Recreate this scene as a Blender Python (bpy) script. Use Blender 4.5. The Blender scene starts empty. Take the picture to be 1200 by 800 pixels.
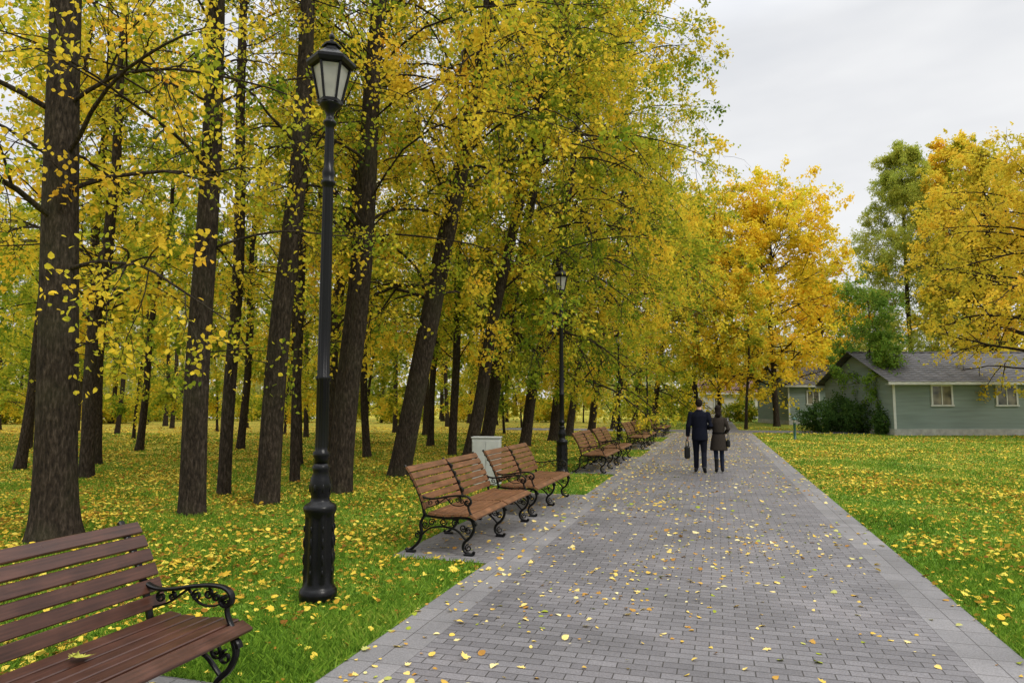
import bpy, math, random
import numpy as np
from mathutils import Vector, Matrix
RS = np.random.RandomState
random.seed(3)
scene = bpy.context.scene
COL = scene.collection
scene.view_settings.view_transform = 'Standard'
scene.view_settings.look = 'None'
scene.view_settings.exposure = 0.0

# ------------------------------------------------------------------ camera
PSI = math.radians(16.63); PIT = math.radians(5.21)
cd = bpy.data.cameras.new("camera"); cam = bpy.data.objects.new("camera", cd); COL.objects.link(cam)
cd.sensor_width = 36; cd.lens = 24; cd.clip_end = 3000; cd.clip_start = 0.05
cam.location = (0, 0, 1.7); cam.rotation_euler = (math.radians(90) + PIT, 0, PSI)
scene.camera = cam
CP, SP = math.cos(PSI), math.sin(PSI)
def camxy(x, y):            # lateral / depth relative to the viewing direction
    return x * CP + y * SP, -x * SP + y * CP
def world_from(X, D):
    return X * CP - D * SP, X * SP + D * CP

# ------------------------------------------------------------------ material helpers
def newmat(name):
    m = bpy.data.materials.new(name); m.use_nodes = True
    nt = m.node_tree
    return m, nt, nt.nodes["Principled BSDF"], nt.nodes["Material Output"]
def nd(nt, t, **kw):
    n = nt.nodes.new(t)
    for k, v in kw.items():
        if k.startswith('i_'):
            n.inputs[k[2:].replace('_', ' ')].default_value = v
        else:
            setattr(n, k, v)
    return n
def ramp(nt, stops, interp='LINEAR'):
    r = nt.nodes.new('ShaderNodeValToRGB'); cr = r.color_ramp; cr.interpolation = interp
    while len(cr.elements) < len(stops): cr.elements.new(0.5)
    for e, (p, c) in zip(cr.elements, stops):
        e.position = p; e.color = (c[0], c[1], c[2], 1)
    return r
def math_n(nt, op, a, b=None, c=None):
    n = nt.nodes.new('ShaderNodeMath'); n.operation = op
    for i, v in enumerate((a, b, c)):
        if v is None: continue
        if isinstance(v, (int, float)): n.inputs[i].default_value = v
        else: nt.links.new(v, n.inputs[i])
    return n.outputs[0]
def mixc(nt, fac, a, b, mode='MIX'):
    n = nt.nodes.new('ShaderNodeMix'); n.data_type = 'RGBA'; n.blend_type = mode
    for sock, v in ((n.inputs[0], fac), (n.inputs[6], a), (n.inputs[7], b)):
        if isinstance(v, (int, float)): sock.default_value = v
        elif isinstance(v, tuple): sock.default_value = (v[0], v[1], v[2], 1)
        else: nt.links.new(v, sock)
    return n.outputs[2]
def bump(nt, bsdf, h, strength=0.4, dist=0.01):
    b = nd(nt, 'ShaderNodeBump'); b.inputs['Strength'].default_value = strength; b.inputs['Distance'].default_value = dist
    nt.links.new(h, b.inputs['Height']); nt.links.new(b.outputs[0], bsdf.inputs['Normal'])
def simple(name, col, rough=0.6, nscale=8, var=0.25, spec=0.4, bmp=0.0, metal=0.0, stretch=(1,1,1)):
    m, nt, b, o = newmat(name)
    tc = nd(nt, 'ShaderNodeTexCoord'); mp = nd(nt, 'ShaderNodeMapping'); mp.inputs['Scale'].default_value = stretch
    nt.links.new(tc.outputs['Object'], mp.inputs['Vector'])
    n = nd(nt, 'ShaderNodeTexNoise', i_Scale=nscale, i_Detail=4.0); nt.links.new(mp.outputs[0], n.inputs['Vector'])
    r = ramp(nt, [(0.3, [c * (1 - var) for c in col]), (0.7, [min(1, c * (1 + var)) for c in col])])
    nt.links.new(n.outputs['Fac'], r.inputs[0]); nt.links.new(r.outputs[0], b.inputs['Base Color'])
    b.inputs['Roughness'].default_value = rough; b.inputs['Specular IOR Level'].default_value = spec; b.inputs['Metallic'].default_value = metal
    if bmp: bump(nt, b, n.outputs['Fac'], bmp, 0.01)
    return m

def leafmat(name, stops, wr=0.55, wn=0.8, nscale=0.55, shift=0.0, objw=0.2, trans=0.5):
    m, nt, b, o = newmat(name)
    nt.nodes.remove(b)
    at = nd(nt, 'ShaderNodeAttribute', attribute_name='rnd')
    g = nd(nt, 'ShaderNodeNewGeometry')
    n = nd(nt, 'ShaderNodeTexNoise', i_Scale=nscale, i_Detail=1.0); nt.links.new(g.outputs['Position'], n.inputs['Vector'])
    oi = nd(nt, 'ShaderNodeObjectInfo')
    v = math_n(nt, 'MULTIPLY', at.outputs['Fac'], wr)
    v = math_n(nt, 'MULTIPLY_ADD', n.outputs['Fac'], wn, v)
    v = math_n(nt, 'MULTIPLY_ADD', oi.outputs['Random'], objw, v)
    v = math_n(nt, 'ADD', v, shift - wr * .5 - wn * .5 - objw * .5 + 0.5)
    r = ramp(nt, stops); nt.links.new(v, r.inputs[0])
    d = nd(nt, 'ShaderNodeBsdfDiffuse'); nt.links.new(r.outputs[0], d.inputs['Color'])
    t = nd(nt, 'ShaderNodeBsdfTranslucent'); nt.links.new(r.outputs[0], t.inputs['Color'])
    mx = nd(nt, 'ShaderNodeMixShader'); mx.inputs[0].default_value = trans
    nt.links.new(d.outputs[0], mx.inputs[1]); nt.links.new(t.outputs[0], mx.inputs[2]); nt.links.new(mx.outputs[0], o.inputs['Surface'])
    return m
G0=(.08,.14,.018); G1=(.19,.28,.025); YG=(.42,.44,.04); Y1=(.80,.62,.055); Y2=(.84,.55,.055); OR=(.72,.34,.03); BR=(.30,.13,.03)
M_leaf_yel = leafmat("leaf_golden", [(0,G0),(.19,G1),(.37,YG),(.55,Y1),(.87,Y2),(1,OR)], shift=.015, wn=1.15)
M_leaf_yg  = leafmat("leaf_yellow_green", [(0,G0),(.31,G1),(.53,YG),(.73,Y1),(1,Y2)], shift=.01, wn=1.1)
M_leaf_or  = leafmat("leaf_orange", [(0,(.46,.48,.04)),(.28,(.80,.66,.05)),(.63,(.88,.60,.05)),(.9,(.88,.46,.04)),(1,(.82,.32,.03))], shift=-.07, nscale=.3, wn=1.1)
M_leaf_oak = leafmat("leaf_oak", [(0,(.32,.35,.04)),(.38,(.62,.52,.05)),(.68,(.82,.57,.06)),(1,(.78,.36,.05))], nscale=.3, shift=-.03)
M_leaf_gr  = leafmat("leaf_green", [(0,(.08,.15,.025)),(.5,(.16,.28,.04)),(1,(.36,.42,.06))], nscale=.6, objw=.1)
M_leaf_dk  = leafmat("leaf_dark_green", [(0,(.025,.055,.014)),(.5,(.06,.12,.03)),(1,(.13,.20,.04))], nscale=.6, objw=.1)
M_leaf_lar = leafmat("needle_pale_green", [(0,(.24,.32,.06)),(.5,(.42,.47,.08)),(1,(.68,.60,.10))], nscale=.25, objw=.1)
M_fallen   = leafmat("fallen_leaf_mix", [(0,BR),(.2,(.45,.25,.06)),(.45,(.68,.48,.09)),(.7,(.78,.60,.20)),(.9,(.76,.66,.34)),(1,(.3,.34,.04))], wr=1.0, wn=.2, trans=.15)
M_fallen_l = leafmat("fallen_leaf_lawn", [(0,(.2,.09,.02)),(.28,(.42,.24,.03)),(.52,(.68,.47,.05)),(.85,(.76,.60,.10)),(1,(.45,.44,.05))], wr=1.0, wn=.4, nscale=1.2, trans=.2)
M_grass    = leafmat("grass_blade", [(0,(.050,.105,.014)),(.4,(.115,.225,.022)),(.75,(.21,.34,.036)),(1,(.38,.42,.08))], wr=.7, wn=.9, nscale=.7, objw=0, trans=.35)

def bark():
    m, nt, b, o = newmat("bark")
    tc = nd(nt, 'ShaderNodeTexCoord'); mp = nd(nt, 'ShaderNodeMapping'); mp.inputs['Scale'].default_value = (1, 1, .30)
    nt.links.new(tc.outputs['Object'], mp.inputs['Vector'])
    n = nd(nt, 'ShaderNodeTexNoise', i_Scale=30.0, i_Detail=4.0, i_Roughness=.65); nt.links.new(mp.outputs[0], n.inputs['Vector'])
    n2 = nd(nt, 'ShaderNodeTexNoise', i_Scale=1.3, i_Detail=2.0); nt.links.new(tc.outputs['Object'], n2.inputs['Vector'])
    r = ramp(nt, [(.3,(.010,.008,.006)),(.52,(.033,.025,.018)),(.75,(.090,.070,.052))]); nt.links.new(n.outputs['Fac'], r.inputs[0])
    moss = ramp(nt, [(.5,(0,0,0)),(.75,(1,1,1))]); nt.links.new(n2.outputs['Fac'], moss.inputs[0])
    f = math_n(nt, 'MULTIPLY', moss.outputs[0], .4)
    c = mixc(nt, f, r.outputs[0], (.050,.052,.024))
    nt.links.new(c, b.inputs['Base Color']); b.inputs['Roughness'].default_value = .9; b.inputs['Specular IOR Level'].default_value = .1
    bump(nt, b, n.outputs['Fac'], .9, .035)
    return m
M_bark = bark()

# ------------------------------------------------------------------ mesh helpers
def mesh_from(name, V, faces, mats=(), rnd=None, smooth=False):
    me = bpy.data.meshes.new(name)
    V = np.asarray(V, dtype=np.float32).reshape(-1, 3)
    me.vertices.add(len(V)); me.vertices.foreach_set('co', V.ravel())
    faces = [np.asarray(f, dtype=np.int32) for f in faces if len(f)]
    tot = sum(f.size for f in faces); me.loops.add(tot)
    me.loops.foreach_set('vertex_index', np.concatenate([f.ravel() for f in faces]))
    cnt = np.concatenate([np.full(len(f), f.shape[1], dtype=np.int32) for f in faces])
    me.polygons.add(len(cnt)); st = np.concatenate([[0], np.cumsum(cnt)[:-1]]).astype(np.int32)
    me.polygons.foreach_set('loop_start', st)
    try: me.polygons.foreach_set('loop_total', cnt)
    except Exception: pass
    me.polygons.foreach_set('use_smooth', np.full(len(cnt), smooth))
    if rnd is not None:
        a = me.attributes.new('rnd', 'FLOAT', 'POINT'); a.data.foreach_set('value', np.asarray(rnd, dtype=np.float32))
    for m in mats: me.materials.append(m)
    me.update(calc_edges=True); me.validate()
    return me
class Buf:
    def __init__(s): s.V = []; s.F = {}; s.n = 0
    def add(s, V, F):
        V = np.asarray(V, dtype=float).reshape(-1, 3); F = np.asarray(F, dtype=int)
        s.V.append(V); s.F.setdefault(F.shape[1], []).append(F + s.n); s.n += len(V)
    def mesh(s, name, mat, smooth=False):
        return mesh_from(name, np.concatenate(s.V), [np.concatenate(f) for f in s.F.values()], [mat] if mat else [], smooth=smooth)
    def box(s, c, d, rz=0.0, bev=0.0):
        x, y, z = [q / 2 for q in d]
        if bev <= 0:
            V = np.array([[a, b, e] for e in (-z, z) for a, b in ((-x,-y),(x,-y),(x,y),(-x,y))])
            F = [[0,3,2,1],[4,5,6,7],[0,1,5,4],[1,2,6,5],[2,3,7,6],[3,0,4,7]]
            V = rotz(V, rz) + np.array(c); s.add(V, F); return
        k = bev; ring = lambda a, b, zz: [[-a+k,-b,zz],[a-k,-b,zz],[a,-b+k,zz],[a,b-k,zz],[a-k,b,zz],[-a+k,b,zz],[-a,b-k,zz],[-a,-b+k,zz]]
        V = ring(x-k, y-k, -z) + ring(x, y, -z+k) + ring(x, y, z-k) + ring(x-k, y-k, z)
        F = []
        for r in range(3):
            for i in range(8): j = (i+1) % 8; F.append([r*8+i, r*8+j, r*8+8+j, r*8+8+i])
        V = rotz(np.array(V), rz) + np.array(c)
        base = s.n; s.add(V, F); s.F.setdefault(8, []).append(np.array([[base+i for i in range(7,-1,-1)], [base+24+i for i in range(8)]]))
    def lathe(s, prof, sides=24, c=(0,0,0), mod=None, phase=0.0):
        a = np.arange(sides) / sides * 2 * np.pi + phase; V = []
        for r, z in prof:
            rr = r * (1 + mod(a, z)) if mod else np.full(sides, r)
            V.append(np.stack([rr*np.cos(a)+c[0], rr*np.sin(a)+c[1], np.full(sides, z+c[2])], 1))
        F = []
        for k in range(len(prof)-1):
            for i in range(sides):
                j = (i+1) % sides; F.append([k*sides+i, k*sides+j, (k+1)*sides+j, (k+1)*sides+i])
        base = s.n; s.add(np.concatenate(V), F)
        s.F.setdefault(sides, []).append(np.array([[base+i for i in range(sides-1,-1,-1)], [base+(len(prof)-1)*sides+i for i in range(sides)]]))
    def tube(s, P, R, sides=10, ell=None, caps=True):
        P = np.asarray(P, float); R = np.asarray(R, float)
        T = np.gradient(P, axis=0); T /= np.linalg.norm(T, axis=1)[:, None] + 1e-9
        ref = np.array([0,0,1.]) if abs(T[:,2]).mean() < .75 else np.array([0,1.,0])
        A = np.cross(T, ref); A /= np.linalg.norm(A, axis=1)[:, None] + 1e-9; B = np.cross(A, T)
        a = np.arange(sides) / sides * 2 * np.pi
        e = np.ones((len(P), 2)) if ell is None else np.asarray(ell, float) * np.ones((len(P), 2))
        V = P[:,None,:] + R[:,None,None] * (np.cos(a)[None,:,None]*A[:,None,:]*e[:,0][:,None,None] + np.sin(a)[None,:,None]*B[:,None,:]*e[:,1][:,None,None])
        F = []
        n = len(P)
        for k in range(n-1):
            for i in range(sides):
                j = (i+1) % sides; F.append([k*sides+i, k*sides+j, (k+1)*sides+j, (k+1)*sides+i])
        base = s.n; s.add(V, F)
        if caps: s.F.setdefault(sides, []).append(np.array([[base+i for i in range(sides-1,-1,-1)], [base+(n-1)*sides+i for i in range(sides)]]))
    def bar(s, pts, th, y0, y1):
        P = np.asarray(pts, float); n = len(P); th = np.asarray(th, float) * np.ones(n)
        T = np.gradient(P, axis=0); T /= np.linalg.norm(T, axis=1)[:, None] + 1e-9
        Nn = np.stack([-T[:,1], T[:,0]], 1)
        a = P + Nn*th[:,None]/2; b = P - Nn*th[:,None]/2; c0 = th*0.22
        ai = P + Nn*(th/2-c0)[:,None]; bi = P - Nn*(th/2-c0)[:,None]
        d = (y1-y0)*.22
        prof = [(ai,y0),(a,y0+d),(a,y1-d),(ai,y1),(bi,y1),(b,y1-d),(b,y0+d),(bi,y0)]
        V = np.stack([np.stack([q[:,0], np.full(n, yy), q[:,1]], 1) for q, yy in prof], 1).reshape(-1,3)
        F = []
        for k in range(n-1):
            for i in range(8): j = (i+1) % 8; F.append([k*8+i, k*8+j, (k+1)*8+j, (k+1)*8+i])
        base = s.n; s.add(V, F)
        s.F.setdefault(8, []).append(np.array([[base+i for i in range(7,-1,-1)], [base+(n-1)*8+i for i in range(8)]]))
    def ball(s, c, r, n=12):
        r = np.array(r, float) * np.ones(3); V = []; F = []
        for i in range(n+1):
            ph = math.pi*i/n
            for j in range(2*n):
                th = math.pi*j/n; V.append([c[0]+r[0]*math.sin(ph)*math.cos(th), c[1]+r[1]*math.sin(ph)*math.sin(th), c[2]+r[2]*math.cos(ph)])
        for i in range(n):
            for j in range(2*n):
                k = (j+1) % (2*n); F.append([i*2*n+j, (i+1)*2*n+j, (i+1)*2*n+k, i*2*n+k])
        s.add(V, F)
def rotz(V, a):
    c, s_ = math.cos(a), math.sin(a); V = np.asarray(V, float).copy(); x, y = V[...,0].copy(), V[...,1].copy()
    V[...,0] = x*c - y*s_; V[...,1] = x*s_ + y*c; return V
def catmull(pts, n=6):
    P = np.asarray(pts, float); P = np.vstack([2*P[0]-P[1], P, 2*P[-1]-P[-2]]); out = []
    for i in range(1, len(P)-2):
        for k in range(n):
            t = k/n; out.append(.5*((2*P[i])+(-P[i-1]+P[i+1])*t+(2*P[i-1]-5*P[i]+4*P[i+1]-P[i+2])*t*t+(-P[i-1]+3*P[i]-3*P[i+1]+P[i+2])*t**3))
    out.append(P[-2]); return np.array(out)
def spiral(cx, cz, r0, r1, a0, a1, n=18):
    a = np.linspace(math.radians(a0), math.radians(a1), n); r = np.linspace(r0, r1, n)
    return np.stack([cx+r*np.cos(a), cz+r*np.sin(a)], 1)

def thing(name, label, category, loc=(0,0,0), rz=0.0, group=None):
    e = bpy.data.objects.new(name, None); COL.objects.link(e); e.location = loc; e.rotation_euler = (0,0,rz); e.empty_display_size = .3
    e["label"] = label; e["category"] = category
    if group: e["group"] = group
    return e
def part(name, me, parent, label=None):
    o = bpy.data.objects.new(name, me); COL.objects.link(o); o.parent = parent
    if label: o["label"] = label
    return o
def single(name, me, label=None, category=None, kind=None, group=None, loc=(0,0,0)):
    o = bpy.data.objects.new(name, me); COL.objects.link(o); o.location = loc
    if label: o["label"] = label
    if category: o["category"] = category
    if kind: o["kind"] = kind
    if group: o["group"] = group
    return o
def copy_tree(root, loc, rz=None, scale=1.0, label=None):
    r = root.copy(); COL.objects.link(r); r.location = loc
    if rz is not None: r.rotation_euler = (0,0,rz)
    r.scale = (scale,)*3
    if label: r["label"] = label
    def rec(src, dst):
        for ch in src.children:
            c = ch.copy(); COL.objects.link(c); c.parent = dst; c.matrix_parent_inverse = ch.matrix_parent_inverse.copy(); rec(ch, c)
    rec(root, r)
    return r

# ------------------------------------------------------------------ leaves
HEX = np.array([(0,0,0),(.25,.45,.10),(.62,.42,.07),(1,0,-.10),(.62,-.42,.07),(.25,-.45,.10)])
QUAD = np.array([(0,0,0),(.42,.46,.12),(1,0,-.05),(.42,-.46,.12)])
OVATE = np.array([(-.28,.0,.05),(-.02,.02,0),(-.06,.24,.03),(.14,.46,.10),(.42,.47,.12),(.7,.28,.08),(1,0,0),(.7,-.28,.1),(.42,-.47,.14),(.14,-.46,.08),(-.06,-.24,.03),(-.02,-.02,0)])
MAPLE = np.array([(-.3,.0,.05),(0,.03,0),(-.05,.3,.06),(.12,.3,.03),(.22,.62,.12),(.38,.34,.04),(.62,.44,.1),(.6,.2,.02),(1,0,.05),(.6,-.2,.02),(.62,-.44,.08),(.38,-.34,.04),(.22,-.62,.14),(.12,-.3,.03),(-.05,-.3,.05),(0,-.03,0)])
def nrm(v): return v / (np.linalg.norm(v, axis=-1, keepdims=True) + 1e-9)
def leaves(P, D, Nn, L, shape=HEX, wid=.75):
    D = nrm(D); S = nrm(np.cross(D, Nn)); N2 = np.cross(S, D); k = len(shape)
    L = L[:,None,None]
    V = P[:,None,:] + L*(shape[None,:,0:1]*D[:,None,:] + wid*shape[None,:,1:2]*S[:,None,:] + shape[None,:,2:3]*N2[:,None,:])
    return V.reshape(-1,3), np.arange(len(P)*k).reshape(-1,k)

# ------------------------------------------------------------------ tree generator (vectorised branching)
def grow(S, D, L, R, n, wob, grav, rng, tip=.25):
    B = len(S); P = np.zeros((B, n+1, 3)); P[:,0] = S; d = nrm(D)
    for i in range(n):
        d = nrm(d + rng.normal(0, wob, (B,3)) + np.array([0,0,grav])); P[:,i+1] = P[:,i] + d*(L/n)[:,None]
    t = np.linspace(0,1,n+1)
    return P, R[:,None]*(1-(1-tip)*t[None,:])
def spawn(P, R, L, k, tmin, amin, amax, lr0, lr1, rr, rng, tmax=1.0):
    B, n1, _ = P.shape; n = n1-1
    b = np.repeat(np.arange(B), k); t = rng.uniform(tmin, tmax, B*k)*n*.999; i = t.astype(int); f = (t-i)[:,None]
    S = P[b,i]*(1-f) + P[b,i+1]*f; pd = nrm(P[b,i+1]-P[b,i])
    r = nrm(rng.normal(size=(B*k,3))); perp = nrm(r - (r*pd).sum(1)[:,None]*pd)
    a = rng.uniform(amin, amax, B*k)[:,None]
    D = np.cos(a)*pd + np.sin(a)*perp
    Ln = L[b]*rng.uniform(lr0, lr1, B*k)*(1-.45*(t/n)); Rn = R[b,i]*rr
    return S, D, Ln, Rn
def tubes(P, R, sides, off=0):
    B, n, _ = P.shape
    T = np.gradient(P, axis=1); T = nrm(T)
    ref = np.where((np.abs(T[:,:,2]).mean(1) < .75)[:,None], np.array([[0,0,1.]]), np.array([[1.,0,0]]))[:,None,:]
    A = nrm(np.cross(T, np.broadcast_to(ref, T.shape))); Bn = np.cross(A, T)
    a = np.arange(sides)/sides*2*np.pi
    V = P[:,:,None,:] + R[:,:,None,None]*(np.cos(a)[None,None,:,None]*A[:,:,None,:] + np.sin(a)[None,None,:,None]*Bn[:,:,None,:])
    idx = np.arange(B*n*sides).reshape(B,n,sides); nx = np.roll(idx,-1,axis=2)
    F = np.stack([idx[:,:-1], nx[:,:-1], nx[:,1:], idx[:,1:]], -1).reshape(-1,4)
    return V.reshape(-1,3), F + off

def tree_meshes(seed, H=16, r0=.25, lean=(0,0), crown0=3.2, n1=30, L1=4.2, k2=6, k3=5, lpt=10, leafL=.085, epic=14,
                elev=(20,60), droop=-.10, keep_above=None, wob=.10, leafmat=None, twr=1.0, bare=.15, curve=.0, nm="tree",
                limb=(.28,.45), flare=.3, bias=0.0, twigs=True, lwid=.8, conifer=False, prune=None, lift=None):
    rng = RS(seed)
    z = np.array([-.2,0,.08,.2,.4,.8,1.4,2.2,3.2,4.4,5.8,7.4,9.2,11,13,15,17,19,22,26]); z = z[z < H*.97]; z = np.append(z, H)
    t = np.clip(z/H, 0, 1)
    ph = rng.uniform(0,6.28,4); w = wob
    tx = lean[0]*z*(1-curve*t) + w*(np.sin(z*.45+ph[0])-math.sin(ph[0]))*np.minimum(z/3,1) + w*.6*np.sin(z*.9+ph[1])*np.minimum(z/3,1)
    ty = lean[1]*z*(1-curve*t) + w*np.sin(z*.4+ph[2])*np.minimum(z/3,1)
    TP = np.stack([tx, ty, z], 1)
    zz = np.maximum(z,0); TR = r0*(1-.78*t**1.25) + r0*flare*np.exp(-zz/.28)
    sides = 18; a = np.arange(sides)/sides*2*np.pi
    lob = 1 + (.13*np.cos(4*a+ph[3]) + .08*np.cos(7*a+ph[0]))[None,:]*np.exp(-zz/.35)[:,None]*min(1,flare*2) + .035*np.cos(3*a[None,:]+zz[:,None]*.6) 
    TV = TP[:,None,:] + (TR[:,None]*lob)[:,:,None]*np.stack([np.cos(a),np.sin(a),0*a],1)[None]
    n = len(z); idx = np.arange(n*sides).reshape(n,sides); nx = np.roll(idx,-1,1)
    TF = np.stack([idx[:-1],nx[:-1],nx[1:],idx[1:]],-1).reshape(-1,4)
    Vs=[TV.reshape(-1,3)]; Fs=[TF]; off=n*sides
    def on_trunk(h):
        return np.stack([np.interp(h,z,TP[:,0]),np.interp(h,z,TP[:,1]),h],1), np.interp(h,z,TR)
    h = crown0 + (H*.97-crown0)*np.sort(rng.uniform(0,1,n1))**.95
    S, rt = on_trunk(h); az = np.arange(n1)*2.4 + rng.uniform(-.5,.5,n1); u = (h-crown0)/(H-crown0)
    el = np.radians(rng.uniform(elev[0],elev[1],n1) + 15*u)
    D = np.stack([np.cos(az)*np.cos(el), np.sin(az)*np.cos(el), np.sin(el)],1)
    if conifer: shp = (1.02-u)**.62
    else: shp = np.clip(np.sqrt(np.clip(1-(np.abs(u-.35)/.72)**2,0.05,1)), .35, 1)
    L = L1*shp*rng.uniform(.7,1.15,n1)*(1+bias*np.maximum(np.cos(az),-.6))
    P1,R1 = grow(S,D,L,np.maximum(rt*rng.uniform(limb[0],limb[1],n1),.014),8,.10,droop,rng)
    S2,D2,L2,r2 = spawn(P1,R1,L,k2,.18,.5,1.1,.32,.6,.6,rng)
    P2,R2 = grow(S2,D2,L2,np.clip(r2,.006,.05),5,.15,droop*1.2,rng)
    if epic:
        he = rng.uniform(max(1.8,crown0-1.8), H*.8, epic); Se,_ = on_trunk(he); ae = rng.uniform(0,6.28,epic); ee = rng.uniform(.1,.9,epic)
        De = np.stack([np.cos(ae)*np.cos(ee),np.sin(ae)*np.cos(ee),np.sin(ee)],1); Le = rng.uniform(.8,2.0,epic)
        Pe,Re = grow(Se,De,Le,np.full(epic,.011),5,.15,-.16,rng)
        P2 = np.concatenate([P2,Pe]); R2 = np.concatenate([R2,Re]); L2 = np.concatenate([L2,Le])
    S3,D3,L3,r3 = spawn(P2,R2,L2,k3,.1,.4,1.2,.35,.7,.55,rng)
    L3 = np.clip(L3,.25,1.3)
    P3,R3 = grow(S3,D3,L3,np.clip(r3,.004,.010)*twr,3,.2,droop*1.6,rng,tip=.4)
    if prune is not None:   # twigs clipped back around the lamp post and off the benches
        def bad(Q):
            dx=(Q[:,0]-prune[0]); dy=(Q[:,1]-prune[1]); low=(Q[:,2]<5.9)
            c1=low&(dx*dx+(dy/1.9)**2 < prune[2]**2)
            return c1
        kk = ~(bad(P3[:,0])|bad(P3[:,3])); P3,R3 = P3[kk],R3[kk]
        kk = ~(bad(P2[:,2])|bad(P2[:,5])); P2,R2 = P2[kk],R2[kk]
        kk = ~bad(P1[:,6])|(P1[:,6,2]>5.5); P1,R1 = P1[kk],R1[kk]
    for P,R,s in ((P1,R1,6),(P2,R2,4),(P3,R3,3)):
        if s==3 and not twigs: continue
        V,F = tubes(P,R,s,off); Vs.append(V); Fs.append(F); off += len(V)
    trunk = mesh_from(nm+"_trunk", np.concatenate(Vs), [np.concatenate(Fs)], [M_bark], smooth=True)
    B = len(P3); cnt = rng.poisson(lpt*np.where(rng.uniform(size=B)<bare,.12,1.0)*rng.uniform(.5,1.6,B))
    b = np.repeat(np.arange(B),cnt); N = len(b); tt = rng.uniform(.1,1,N)*3*.999; i=tt.astype(int); f=(tt-i)[:,None]
    LP = P3[b,i]*(1-f)+P3[b,i+1]*f + rng.normal(0,.05+leafL*.25,(N,3))
    if keep_above:
        k = (LP[:,2] < keep_above[0]) | (rng.uniform(size=N) < keep_above[1]); LP = LP[k]; b=b[k]; N=len(LP)
    LD = nrm(rng.normal(0,1,(N,3)) + np.array([0,0,-.7])); LN = nrm(rng.normal(0,1,(N,3))*.8 + np.array([0,0,.9]))
    shp_ = HEX if leafL < .12 else QUAD
    V,F = leaves(LP,LD,LN,leafL*rng.uniform(.6,1.25,N),shp_,lwid)
    tw = rng.uniform(size=B)
    rn = np.repeat(np.clip(.45*rng.uniform(size=N)+.55*tw[b],0,1),len(shp_))
    crown = mesh_from(nm+"_crown", V, [F], [leafmat], rnd=rn)
    return trunk, crown
def make_tree(loc, label, group, name="linden_tree", cat="tree", rz=0.0, **kw):
    tr, cr = tree_meshes(nm=name, **kw)
    e = thing(name, label, cat, loc, rz, group); part("trunk", tr, e); part("crown", cr, e); return e

LAMP2=(-3.62,16.35)
GL = "trees lining the park path"
TH=(.11,.20)
hero = [
 (-8.04,6.77,.245,-.032,-.01,"thick dark-barked linden tree standing in leaf-strewn grass",M_leaf_yel,3.2,dict(n1=26,lpt=8,flare=.38,limb=TH,L1=3.6,elev=(10,45),epic=26,wob=.02)),
 (-7.77,8.84,.19,.0,.0,"tall straight linden tree with sparse yellow leaves",M_leaf_yel,3.8,dict(n1=25,lpt=8,limb=TH,L1=3.3,elev=(10,45),epic=26,wob=.03)),
 (-8.86,10.87,.12,.005,.0,"slender dark linden trunk with small yellow leaves",M_leaf_yg,4.2,dict(n1=22,lpt=9,L1=2.9,limb=TH,wob=.06)),
 (-7.41,10.17,.195,.045,.012,"tall linden tree leaning gently towards the path",M_leaf_yel,5.0,dict(n1=22,lpt=8,limb=TH,L1=3.6,epic=20,wob=.06)),
 (-8.83,13.07,.105,.0,.0,"thin young linden trunk in fallen leaves",M_leaf_yg,4.2,dict(n1=20,lpt=9,L1=2.9,limb=TH,wob=.05)),
 (-6.88,11.72,.175,.055,.01,"forked linden tree with long branches over the benches",M_leaf_yel,4.4,dict(n1=34,lpt=10,L1=4.4,limb=(.13,.26),bias=.25,droop=-.16,wob=.06)),
 (-7.75,12.9,.15,.06,.01,"slim linden beside a thicker leaning trunk",M_leaf_yel,4.4,dict(n1=24,lpt=9,L1=3.4,limb=(.13,.26),droop=-.14,wob=.06)),
 (-10.6,16.9,.18,.11,.02,"leaning linden tree with golden leaves",M_leaf_yg,4.0,dict(n1=26,lpt=10,limb=(.15,.3),L1=3.8,wob=.06)),
 (-7.2,14.8,.26,.225,.0,"strongly leaning thick linden with drooping golden branches",M_leaf_yel,3.4,dict(n1=44,lpt=12,L1=4.5,curve=.25,bias=.25,limb=(.13,.26),droop=-.18,wob=.05)),
 (-8.47,21.4,.14,.04,.0,"slender upright linden behind the benches",M_leaf_yg,3.0,dict(n1=28,lpt=13,limb=(.15,.3),droop=-.15,wob=.05)),
 (-7.9,23.0,.24,.22,.0,"large linden leaning over the benches, yellow-green leaves",M_leaf_yg,3.2,dict(n1=56,lpt=17,L1=4.7,curve=.1,bias=.35,droop=-.17,limb=(.18,.35))),
 (-7.4,26.5,.22,.18,.0,"linden with low hanging yellow-green branches",M_leaf_yg,2.8,dict(n1=54,lpt=18,L1=4.7,curve=.12,bias=.38,droop=-.17,limb=(.18,.35))),
 (-6.9,18.6,.19,.225,.0,"tall leaning linden with green leafy branches arching over the path",M_leaf_yg,4.8,dict(n1=64,lpt=19,L1=4.5,curve=.0,bias=.28,H=17,droop=-.18,limb=(.13,.26),leafL=.095)),
]
for i,(x,y,r,lx,ly,lab,mt,c0,kw) in enumerate(hero):
    D = camxy(x,y)[1]
    a = dict(seed=11+i*7, H=17 if D<16 else 18, r0=r, lean=(lx,ly), crown0=c0, L1=4.3, leafL=.078 if D<16 else .10, leafmat=mt, k2=7, k3=6,
             keep_above=(10.5,.35) if D<14 else None, flare=.16, prune=(LAMP2[0]-x, LAMP2[1]-y-1.0, 1.35))
    a.update(kw)
    make_tree((x,y,0), lab, GL, **a)
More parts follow.
